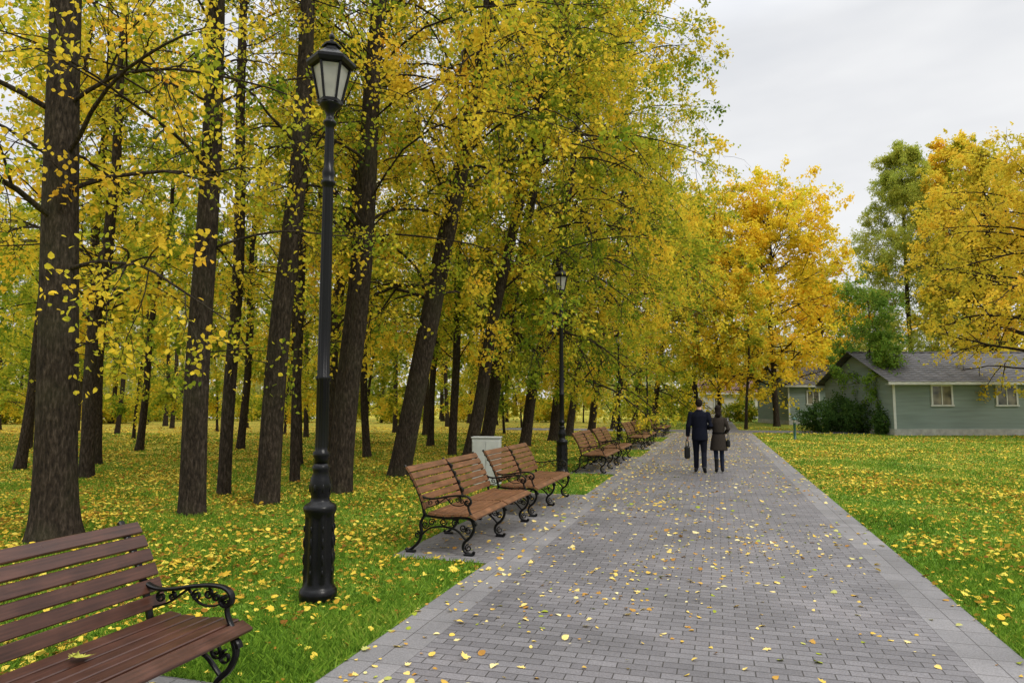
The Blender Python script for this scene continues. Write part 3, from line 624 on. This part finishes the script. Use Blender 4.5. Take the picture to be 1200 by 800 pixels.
def lamp_proto(loc,label):
    e=thing("street_lamp",label,"street lamp",loc,0,"black lamp posts along the path")
    fl=lambda a,z: .055*np.sign(np.cos(8*a))*np.abs(np.cos(8*a))**.5*(1 if .17<z<.72 else 0)
    b=Buf(); b.lathe([(.16,-.05),(.16,.04),(.162,.05),(.162,.09),(.145,.11),(.133,.13),(.130,.16),(.126,.18),(.125,.3),(.123,.5),(.121,.68),(.121,.71),(.126,.73),(.135,.755),(.143,.775),(.143,.80),(.130,.82),(.095,.84),(.080,.86),(.080,.89),(.094,.95),(.097,.99),(.085,1.05),(.066,1.10),(.076,1.12),(.076,1.145),(.058,1.18)],64,mod=fl)
    for k in range(8):
        a=k*math.pi/4
        for zc,s,w_ in ((.25,.03,.009),(.36,.05,.011),(.50,.05,.011),(.62,.03,.009)): b.ball((.131*math.cos(a),.131*math.sin(a),zc),(w_,w_,s),5)
        b.ball((.091*math.cos(a),.091*math.sin(a),.965),(.012,.012,.04),5)
    part("base",b.mesh("lamp_base",M_iron,True),e)
    fl2=lambda a,z: .07*np.cos(12*a)*(1 if (1.3<z<3.68 or 3.9<z<4.25) else 0)
    p=Buf(); p.lathe([(.06,1.17),(.062,1.22),(.074,1.24),(.074,1.27),(.056,1.29),(.054,1.32),(.052,1.9),(.062,1.915),(.062,1.94),(.051,1.955),(.050,2.4),(.044,3.66),(.05,3.69),(.066,3.705),(.066,3.73),(.05,3.75),(.056,3.79),(.058,3.82),(.043,3.86),(.040,3.92),(.036,4.22),(.042,4.26),(.060,4.275),(.060,4.30),(.038,4.32),(.034,4.36),(.05,4.40),(.085,4.44),(.10,4.455),(.10,4.475)],48,mod=fl2)
    part("post",p.mesh("lamp_post",M_iron,True),e)
    l=Buf(); ph=math.pi/6
    for k in range(6):
        a=ph+k*math.pi/3
        l.tube([(.098*math.cos(a),.098*math.sin(a),4.47),(.178*math.cos(a),.178*math.sin(a),4.845)],[.013,.014],6)
    l.lathe([(.105,4.465),(.115,4.47),(.115,4.50),(.103,4.505)],6,phase=ph)
    l.lathe([(.172,4.81),(.205,4.82),(.225,4.85),(.225,4.875),(.20,4.89),(.165,4.92),(.115,4.96),(.075,4.985),(.07,5.015),(.09,5.02),(.09,5.035),(.05,5.06),(.022,5.08),(.016,5.095),(.028,5.115),(.026,5.135),(.008,5.16),(.002,5.19)],6,phase=ph)
    lo=part("lantern",l.mesh("lamp_lantern",M_iron),e)
    g=Buf(); g.lathe([(.095,4.492),(.165,4.83)],6,phase=ph)
    part("glass_pane",g.mesh("lantern_glass",M_glass),lo); return e
lp=lamp_proto((-3.37,5.38,0),"tall black cast-iron lamp post on the grass by a bench")
copy_tree(lp,(LAMP2[0],LAMP2[1],0),.2); copy_tree(lp,(-4.35,32,0),.4); copy_tree(lp,(-4.3,45,0),.1)

# ------------------------------------------------------------------ utility cabinet, bollard
M_cab=simple("pale_grey_paint",(.42,.43,.40),.5,6,.10)
e=thing("utility_cabinet","pale grey metal utility cabinet behind the benches","cabinet",(-4.66,13.75,0),PSI*.6)
b=Buf(); b.box((0,0,.50),(.58,.32,.96),bev=.008); part("cabinet_body",b.mesh("cabinet_body",M_cab),e)
b=Buf(); b.box((0,0,.998),(.62,.36,.03),bev=.008); part("cabinet_lid",b.mesh("cabinet_lid",M_cab),e)
b=Buf(); b.box((-.14,-.166,.51),(.27,.012,.84),bev=.003); b.box((.14,-.166,.51),(.27,.012,.84),bev=.003); b.box((.03,-.178,.53),(.015,.012,.1)); part("door",b.mesh("cabinet_door",M_cab),e)
M_bol=simple("dark_green_paint",(.02,.075,.055),.4,20,.15)
e=thing("bollard_light","dark green garden light bollard on the lawn edge","bollard",(3.5,35,0))
b=Buf(); b.lathe([(.10,0),(.10,.04),(.06,.07),(.055,.75),(.075,.77),(.075,.80)],20); part("post",b.mesh("bollard_post",M_bol,True),e)
b=Buf(); b.lathe([(.06,.80),(.06,.95)],20); part("lamp_glass",b.mesh("bollard_glass",M_glass,True),e)
b=Buf(); b.lathe([(.10,.95),(.11,.97),(.09,1.02),(.03,1.06)],20); part("cap",b.mesh("bollard_cap",M_bol,True),e)

# ------------------------------------------------------------------ houses
M_side=simple("sage_green_siding",(.17,.215,.19),.7,1.2,.14,.3,0,0,(.4,.4,6)); M_white=simple("white_trim",(.48,.49,.46),.55,5,.1)
M_roof=simple("grey_roof_sheet",(.085,.08,.082),.6,1.5,.35); M_plinth=simple("pale_plinth",(.31,.31,.28),.85,4,.2)
M_wall2=simple("pale_plaster",(.44,.42,.38),.8,2,.1); M_roofb=simple("brown_roof",(.12,.06,.042),.7,2,.2)
def paneglass():
    m,nt,b,o=newmat("window_glass"); tc=nd(nt,'ShaderNodeTexCoord'); n=nd(nt,'ShaderNodeTexNoise',i_Scale=1.4,i_Detail=2.0); nt.links.new(tc.outputs['Object'],n.inputs['Vector'])
    r=ramp(nt,[(.35,(.03,.035,.035)),(.65,(.22,.20,.14))]); nt.links.new(n.outputs['Fac'],r.inputs[0]); nt.links.new(r.outputs[0],b.inputs['Base Color']); b.inputs['Roughness'].default_value=.08; return m
M_pane=paneglass()
def house(name,loc,rz,L,Dp,h,ridge,wallm,roofm,wins,label,plinth=.35,overh=.45,lap=True):
    e=thing(name,label,"house",loc,rz)
    b=Buf(); pz=.14 if lap else (h-plinth)
    nb=int(round((h-plinth)/pz)); pz=(h-plinth)/nb
    corners=[(0,0),(L,0),(L,Dp),(0,Dp)]
    for s in range(4):
        (x0,y0),(x1,y1)=corners[s],corners[(s+1)%4]; dx,dy=x1-x0,y1-y0; l=math.hypot(dx,dy); nx,ny=dy/l,-dx/l
        for k in range(nb):
            z0=plinth+k*pz; z1=z0+pz; o=.022 if lap else 0
            b.add([(x0+nx*o,y0+ny*o,z0),(x1+nx*o,y1+ny*o,z0),(x1,y1,z1),(x0,y0,z1),(x0,y0,z0),(x1,y1,z0)],[[0,1,2,3],[0,4,5,1]])
    for xx in (0,L): b.add([(xx,0,h),(xx,Dp,h),(xx,Dp/2,ridge-.08)],[[0,1,2]])
    part("wall",b.mesh(name+"_wall",wallm),e)
    b=Buf(); b.box((L/2,Dp/2,plinth/2),(L+.10,Dp+.10,plinth-.004)); part("plinth",b.mesh(name+"_plinth",M_plinth),e)
    b=Buf(); rows=14; sl=(ridge-h)/(Dp/2); ov=overh; zt=ridge; 
    for sgn in (-1,1):
        for k in range(rows):
            t0,t1=k/rows,(k+1)/rows
            y0=(Dp/2+ov)*(1-t0); y1=(Dp/2+ov)*(1-t1)
            z0=ridge-y0*sl+.045; z1=ridge-y1*sl+.02
            m=int(L*4); xs=np.linspace(-ov,L+ov,m+1); wv=.015*np.cos(np.arange(m+1)*math.pi)
            A=np.stack([xs,np.full(m+1,Dp/2+sgn*y0),z0+wv],1); Bq=np.stack([xs,np.full(m+1,Dp/2+sgn*y1),z1+wv],1); C=A.copy(); C[:,2]-=.04
            i=np.arange(m); V=np.concatenate([A,Bq,C]); q=m+1
            b.add(V,np.stack([i,i+1,q+i+1,q+i],1)); b.add(V,np.stack([2*q+i,2*q+i+1,i+1,i],1))
    b.box((L/2,Dp/2,ridge+.04),(L+2*ov+.02,.22,.07),bev=.02)
    rf=part("roof",b.mesh(name+"_roof",roofm),e)
    b=Buf()
    ze=ridge-(Dp/2+ov)*sl-.06
    b.box((L/2,-ov+.02,ze),(L+2*ov,.04,.16)); b.box((L/2,Dp+ov-.02,ze),(L+2*ov,.04,.16)); b.box((L/2,-ov/2+.02,ze-.05),(L+2*ov-.1,ov-.06,.02))
    for cx in (0.02,L-.02): b.box((cx,-.035,(h+plinth)/2),(.12,.05,h-plinth-.01))
    part("trim",b.mesh(name+"_trim",M_white),e)
    for (wx,wz,ww,wh) in wins:
        f=Buf(); t=.09; yo=-.045
        f.box((wx,yo,wz+wh/2+t/2),(ww+2*t,.07,t)); f.box((wx,yo,wz-wh/2-t/2),(ww+2*t+.1,.10,t*.8)); 
        for s in (-1,1): f.box((wx+s*(ww/2+t/2),yo,wz),(t,.07,wh-.004))
        f.box((wx,yo+.005,wz),(.05,.05,wh-.004))
        w=Buf(); w.box((wx,-.028,wz),(ww,.02,wh)); wn=part("window",w.mesh("window_pane",M_pane),e)
        part("frame",f.mesh("window_frame",M_white),wn)
    return e
hx,hy=world_from(20.6,37)
house("green_house",(hx,hy,0),PSI,17,8,3.05,4.75,M_side,M_roof,[(2.6,2.15,1.0,1.0),(6.1,2.15,1.0,1.0),(9.7,2.15,1.0,1.0),(13.5,2.15,1.0,1.0)],"sage green timber-sided house with grey metal roof")
hx,hy=world_from(22.6,56)
house("outbuilding",(hx,hy,0),PSI,8.5,7,3.4,5.0,M_side,M_roof,[(2,2.2,.9,1.0),(6,2.2,.9,1.0)],"low green outbuilding with grey roof behind the shrubs")
hx,hy=world_from(22.5,80)
house("white_cottage",(hx,hy,0),PSI,6.5,5,3.2,4.6,M_wall2,M_roofb,[(1.6,2.0,.9,1.2),(4.4,2.0,.9,1.2)],"pale plastered cottage with brown roof among trees",lap=False)

# ------------------------------------------------------------------ people
def rem(o,vs,sm=3):
    m=o.modifiers.new("remesh",'REMESH'); m.mode='VOXEL'; m.voxel_size=vs; m.use_smooth_shade=True
    s=o.modifiers.new("smooth",'SMOOTH'); s.factor=.5; s.iterations=sm
def fabric(name,col): return simple(name,col,.95,40,.18,.05,.25)
M_skin=simple("skin",(.55,.33,.24),.5,20,.08); M_hair=simple("dark_hair",(.014,.010,.008),.8,90,.4,.08,.4,0,(1,1,.1)); M_shoe=simple("black_leather",(.008,.008,.008),.4,30,.2,.25)
M_eye=simple("eye",(.5,.5,.5),.2,30,.1)
def hand(b,w,d,curl,side,s=1.0):
    w=np.array(w,float); d=nrm(np.array(d,float)); ax=nrm(np.cross(d,[side,0,0]))
    cdir=np.array([-side,0,0.])
    b.tube([w,w+d*.04*s,w+d*.085*s],[.027*s,.036*s,.034*s],10,ell=(.55,1.0))
    for i,(off,ln) in enumerate(((.030,.070),(.010,.078),(-.010,.073),(-.029,.058))):
        p=w+d*.08*s+ax*off*s; pts=[p]; dd=d.copy()
        for k in range(3): dd=nrm(dd+cdir*curl*(.35+.25*k)); p=p+dd*ln*s/3; pts.append(p)
        b.tube(pts,[.0095*s,.009*s,.0085*s,.007*s],8)
    p=w+d*.025*s+ax*.028*s; b.tube([p,p+(ax*.8+d*.7+cdir*.3)*.03*s,p+(ax*.75+d*1.5+cdir*.8)*.035*s],[.012*s,.011*s,.009*s],8)
def loftz(b,rings,sides=24):
    a=np.arange(sides)/sides*2*np.pi; V=[]
    for z,cx,cy,rx,ry in rings: V.append(np.stack([cx+rx*np.cos(a),cy+ry*np.sin(a),np.full(sides,z)],1))
    F=[]; n=len(rings)
    for k in range(n-1):
        for i in range(sides): j=(i+1)%sides; F.append([k*sides+i,k*sides+j,(k+1)*sides+j,(k+1)*sides+i])
    base=b.n; b.add(np.concatenate(V),F); b.F.setdefault(sides,[]).append(np.array([[base+i for i in range(sides-1,-1,-1)],[base+(n-1)*sides+i for i in range(sides)]]))
def person(loc,rz,label,s,woman,mats,legs,arms):
    e=thing("person",label,"person",loc,rz); e.scale=(s,s,s)
    sh=.168 if woman else .195
    b=Buf()
    loftz(b,[(.86,0,0,.135,.09),(.95,0,0,.15,.10),(1.08,0,0,.125,.09),(1.22,0,0,.14,.095),(1.36,0,0,sh-.02,.10),(1.43,0,-.005,sh-.03,.085),(1.475,0,-.005,.085,.065)])
    b.tube([(0,-.008,1.44),(0,0,1.52),(0,.012,1.60)],[.058 if not woman else .048]*3,12)
    b.ball((0,.012,1.685),(.074,.092,.115),14); b.ball((0,.055,1.625),(.045,.045,.045),8)
    b.tube([(0,.098,1.70),(0,.118,1.665),(0,.100,1.655)],[.008,.014,.012],8)
    b.ball((0,.100,1.628),(.022,.009,.007),6)
    for q in (-1,1): b.ball((q*.076,.0,1.675),(.010,.020,.032),7)
    for (S,E,Wr),side,curl in zip(arms,(-1,1),(.9,.5)):
        b.tube([S,.5*(np.array(S)+np.array(E)),E,.5*(np.array(E)+np.array(Wr)),Wr],[.050,.043,.036,.033,.024],12); b.ball(S,.052,8)
        hand(b,Wr,np.array(Wr)-np.array(E),curl,side)
    for (Hh,K,A,T) in legs:
        Hh,K,A,T=map(np.array,(Hh,K,A,T))
        b.tube([Hh,.5*(Hh+K),K,.6*K+.4*A,A],[.085,.068,.05,.05,.034],14); b.tube([A+(T-A)*-.25,A*.4+T*.6+[0,0,.01],T],[.036,.036,.026],10)
    o=part("body",b.mesh("person_body",M_skin,True),e); rem(o,.0065,3)
    for q in (-1,1):
        g=Buf(); g.ball((q*.031,.092,1.69),(.012,.009,.009),8); part("eye",g.mesh("eye",M_eye,True),e)
    g=Buf()
    loftz(g,[(.82,0,0,.15,.105),(.92,0,0,.172,.12),(1.02,0,0,.155,.11)])
    for (Hh,K,A,T) in legs:
        Hh,K,A=map(np.array,(Hh,K,A)); k=.85 if woman else 1.0
        g.tube([Hh,.5*(Hh+K),K,.55*K+.45*A,A+(K-A)*.04],[.100*k,.086*k,.068*k,.064*k,.058*k],14)
    o=part("trousers",g.mesh("trousers",mats['trousers'],True),e); rem(o,.011,4)
    for (Hh,K,A,T) in legs:
        A,T=np.array(A),np.array(T); g=Buf(); dv=T-A; heel=A-dv*.35
        g.tube([heel+[0,0,.0],A+dv*.1,A+dv*.6,T+dv*.02,T+dv*.16],[.040,.048,.046,.042,.026],12,ell=(1.0,.85))
        if woman: g.tube([A+[0,0,-.02],A+[0,0,.10],A+[0,.0,.26]],[.05,.052,.062],12)
        else: g.tube([A+[0,0,-.02],A+[0,0,.03]],[.05,.046],12)
        o=part("boot" if woman else "shoe",g.mesh("footwear",M_shoe,True),e); rem(o,.008,3)
    g=Buf()
    if woman: loftz(g,[(.60,0,0,.225,.175),(.63,0,0,.23,.18),(.75,0,0,.215,.165),(.90,0,0,.195,.15),(1.02,0,0,.165,.13),(1.08,0,0,.150,.122),(1.20,0,0,.165,.13),(1.34,0,0,.19,.13),(1.43,0,-.005,.165,.11),(1.50,0,-.005,.085,.08),(1.56,0,-.005,.085,.085)])
    else: loftz(g,[(.80,0,0,.192,.145),(.84,0,0,.195,.148),(.96,0,0,.19,.145),(1.10,0,0,.178,.135),(1.25,0,0,.195,.14),(1.38,0,0,.222,.14),(1.455,0,-.005,.195,.11),(1.505,0,-.005,.10,.085),(1.545,0,-.005,.078,.08)])
    for (S,E,Wr) in arms:
        S,E,Wr=map(np.array,(S,E,Wr)); k=.92 if woman else 1.0
        g.tube([S+(S-E)*.05,.5*(S+E),E,.5*(E+Wr),Wr+(Wr-E)*.02],[.078*k,.068*k,.062*k,.056*k,.050*k],14); g.ball(S,.078*k,8)
    o=part("coat",g.mesh("coat",mats['coat'],True),e); rem(o,.011,4)
    if woman:
        g=Buf(); a=np.linspace(0,2*np.pi,41); 
        V=[];
        for z,k in ((1.045,1.0),(1.045,1.06),(1.085,1.06),(1.085,1.0)):
            V.append(np.stack([.156*k*np.cos(a[:-1]),.127*k*np.sin(a[:-1]),np.full(40,z)],1))
        V=np.concatenate(V); F=[[r*40+i,r*40+(i+1)%40,((r+1)%4)*40+(i+1)%40,((r+1)%4)*40+i] for r in range(4) for i in range(40)]
        g.add(V,F); part("belt",g.mesh("belt",mats['belt']),e)
    g=Buf(); g.ball((0,-.008,1.708),(.086,.098,.104),12); 
    if woman: g.ball((0,-.045,1.64),(.080,.062,.10),10); g.tube([(0,-.06,1.66),(0,-.085,1.56),(0,-.09,1.48)],[.06,.06,.035],10,ell=(1.2,.6))
    else: g.ball((0,-.035,1.665),(.07,.060,.06),10)
    part("hair",g.mesh("hair",M_hair,True),e)
    return e
man=person((-.42,17.45,ZP),.0,"man in dark navy suit walking with a bag in his hand",1.0,False,dict(trousers=fabric("navy_trousers",(.010,.011,.017)),coat=fabric("navy_suit",(.009,.010,.017))),
   legs=[((-.09,0,.92),(-.095,.10,.50),(-.10,.12,.10),(-.12,.26,.045)),((.09,0,.92),(.09,.03,.50),(.095,-.17,.14),(.11,-.06,.045))],
   arms=[((-.195,-.005,1.42),(-.265,-.04,1.14),(-.285,.04,.90)),((.195,-.005,1.42),(.27,-.07,1.16),(.19,.15,1.10))])
wom=person((.02,17.66,ZP),.05,"woman in belted dark olive-brown coat and jeans, arm linked",.915,True,dict(trousers=fabric("blue_jeans",(.020,.026,.045)),coat=fabric("olive_brown_coat",(.034,.028,.023)),belt=fabric("dark_belt",(.010,.009,.008))),
   legs=[((-.08,0,.92),(-.075,.04,.50),(-.07,-.10,.13),(-.08,.01,.045)),((.08,0,.92),(.08,.09,.50),(.085,.12,.10),(.10,.25,.045))],
   arms=[((-.165,-.005,1.41),(-.235,-.06,1.17),(-.22,.14,1.22)),((.165,-.005,1.41),(.255,-.07,1.17),(.20,.12,1.08))])
hd=thing("handbag","small black bag held in the man's hand","bag",(-.42-.305,17.52,ZP))
b=Buf(); b.box((0,0,.50),(.13,.34,.30),bev=.03); part("bag_body",b.mesh("bag_body",M_shoe),hd)
b=Buf()
for sx in (-.03,.03): b.tube(catmull([(sx,-.10,.64),(sx*.9,-.08,.74),(sx*.3,0,.815),(sx*.9,.08,.74),(sx,.10,.64)],5),np.full(21,.009),8)
part("handle",b.mesh("bag_handle",M_shoe,True),hd)
hb=thing("handbag","small dark bag hanging from the woman's bent forearm","bag",(.02+.225,17.69,ZP))
b=Buf(); b.box((0,0,.72),(.09,.24,.18),bev=.025); part("bag_body",b.mesh("small_bag_body",M_shoe),hb)
b=Buf()
for sx in (-.02,.02): b.tube(catmull([(sx,-.08,.80),(sx,-.07,.90),(sx*.4,0,1.04),(sx,.07,.90),(sx,.08,.80)],5),np.full(21,.007),8)
part("handle",b.mesh("small_bag_handle",M_shoe,True),hb)

# ------------------------------------------------------------------ sky and sun (overcast)
w=bpy.data.worlds.new("World"); scene.world=w; w.use_nodes=True; nt=w.node_tree; bg=nt.nodes["Background"]
az=math.radians(115); el=math.radians(42)
sky=nd(nt,'ShaderNodeTexSky'); sky.sky_type='NISHITA'; sky.sun_disc=False; sky.sun_elevation=el; sky.sun_rotation=az; sky.dust_density=4
tc=nd(nt,'ShaderNodeTexCoord'); sx=nd(nt,'ShaderNodeSeparateXYZ'); nt.links.new(tc.outputs['Generated'],sx.inputs[0])
mp=nd(nt,'ShaderNodeMapping'); mp.inputs['Scale'].default_value=(1,1,3.0); nt.links.new(tc.outputs['Generated'],mp.inputs['Vector'])
n=nd(nt,'ShaderNodeTexNoise',i_Scale=2.4,i_Detail=4.0,i_Roughness=.55); nt.links.new(mp.outputs[0],n.inputs['Vector'])
cl=ramp(nt,[(.3,(.76,.78,.82)),(.5,(.87,.88,.90)),(.7,(.98,.985,.99))]); nt.links.new(n.outputs['Fac'],cl.inputs[0])
zz=math_n(nt,'MAXIMUM',sx.outputs[2],0.0); gr=nd(nt,'ShaderNodeMapRange'); nt.links.new(zz,gr.inputs[0]); 
for k_,v_ in ((1,.47),(2,1.0),(3,1.0),(4,3.9)): gr.inputs[k_].default_value=v_
cmb=nd(nt,'ShaderNodeCombineXYZ'); 
for i in range(3): nt.links.new(gr.outputs[0],cmb.inputs[i])
c=mixc(nt,1.0,cl.outputs[0],cmb.outputs[0],'MULTIPLY')
sk=mixc(nt,1.0,sky.outputs[0],(.10,.10,.10),'MULTIPLY')
c=mixc(nt,.94,sk,c)
nt.links.new(c,bg.inputs[0]); bg.inputs[1].default_value=1.0
ld=bpy.data.lights.new("sun",'SUN'); ld.energy=1.5; ld.angle=math.radians(14); ld.color=(1,.95,.87)
lo=bpy.data.objects.new("sun",ld); COL.objects.link(lo)
sd=Vector((math.cos(el)*math.sin(az),math.cos(el)*math.cos(az),math.sin(el))); lo.rotation_euler=sd.to_track_quat('Z','Y').to_euler()
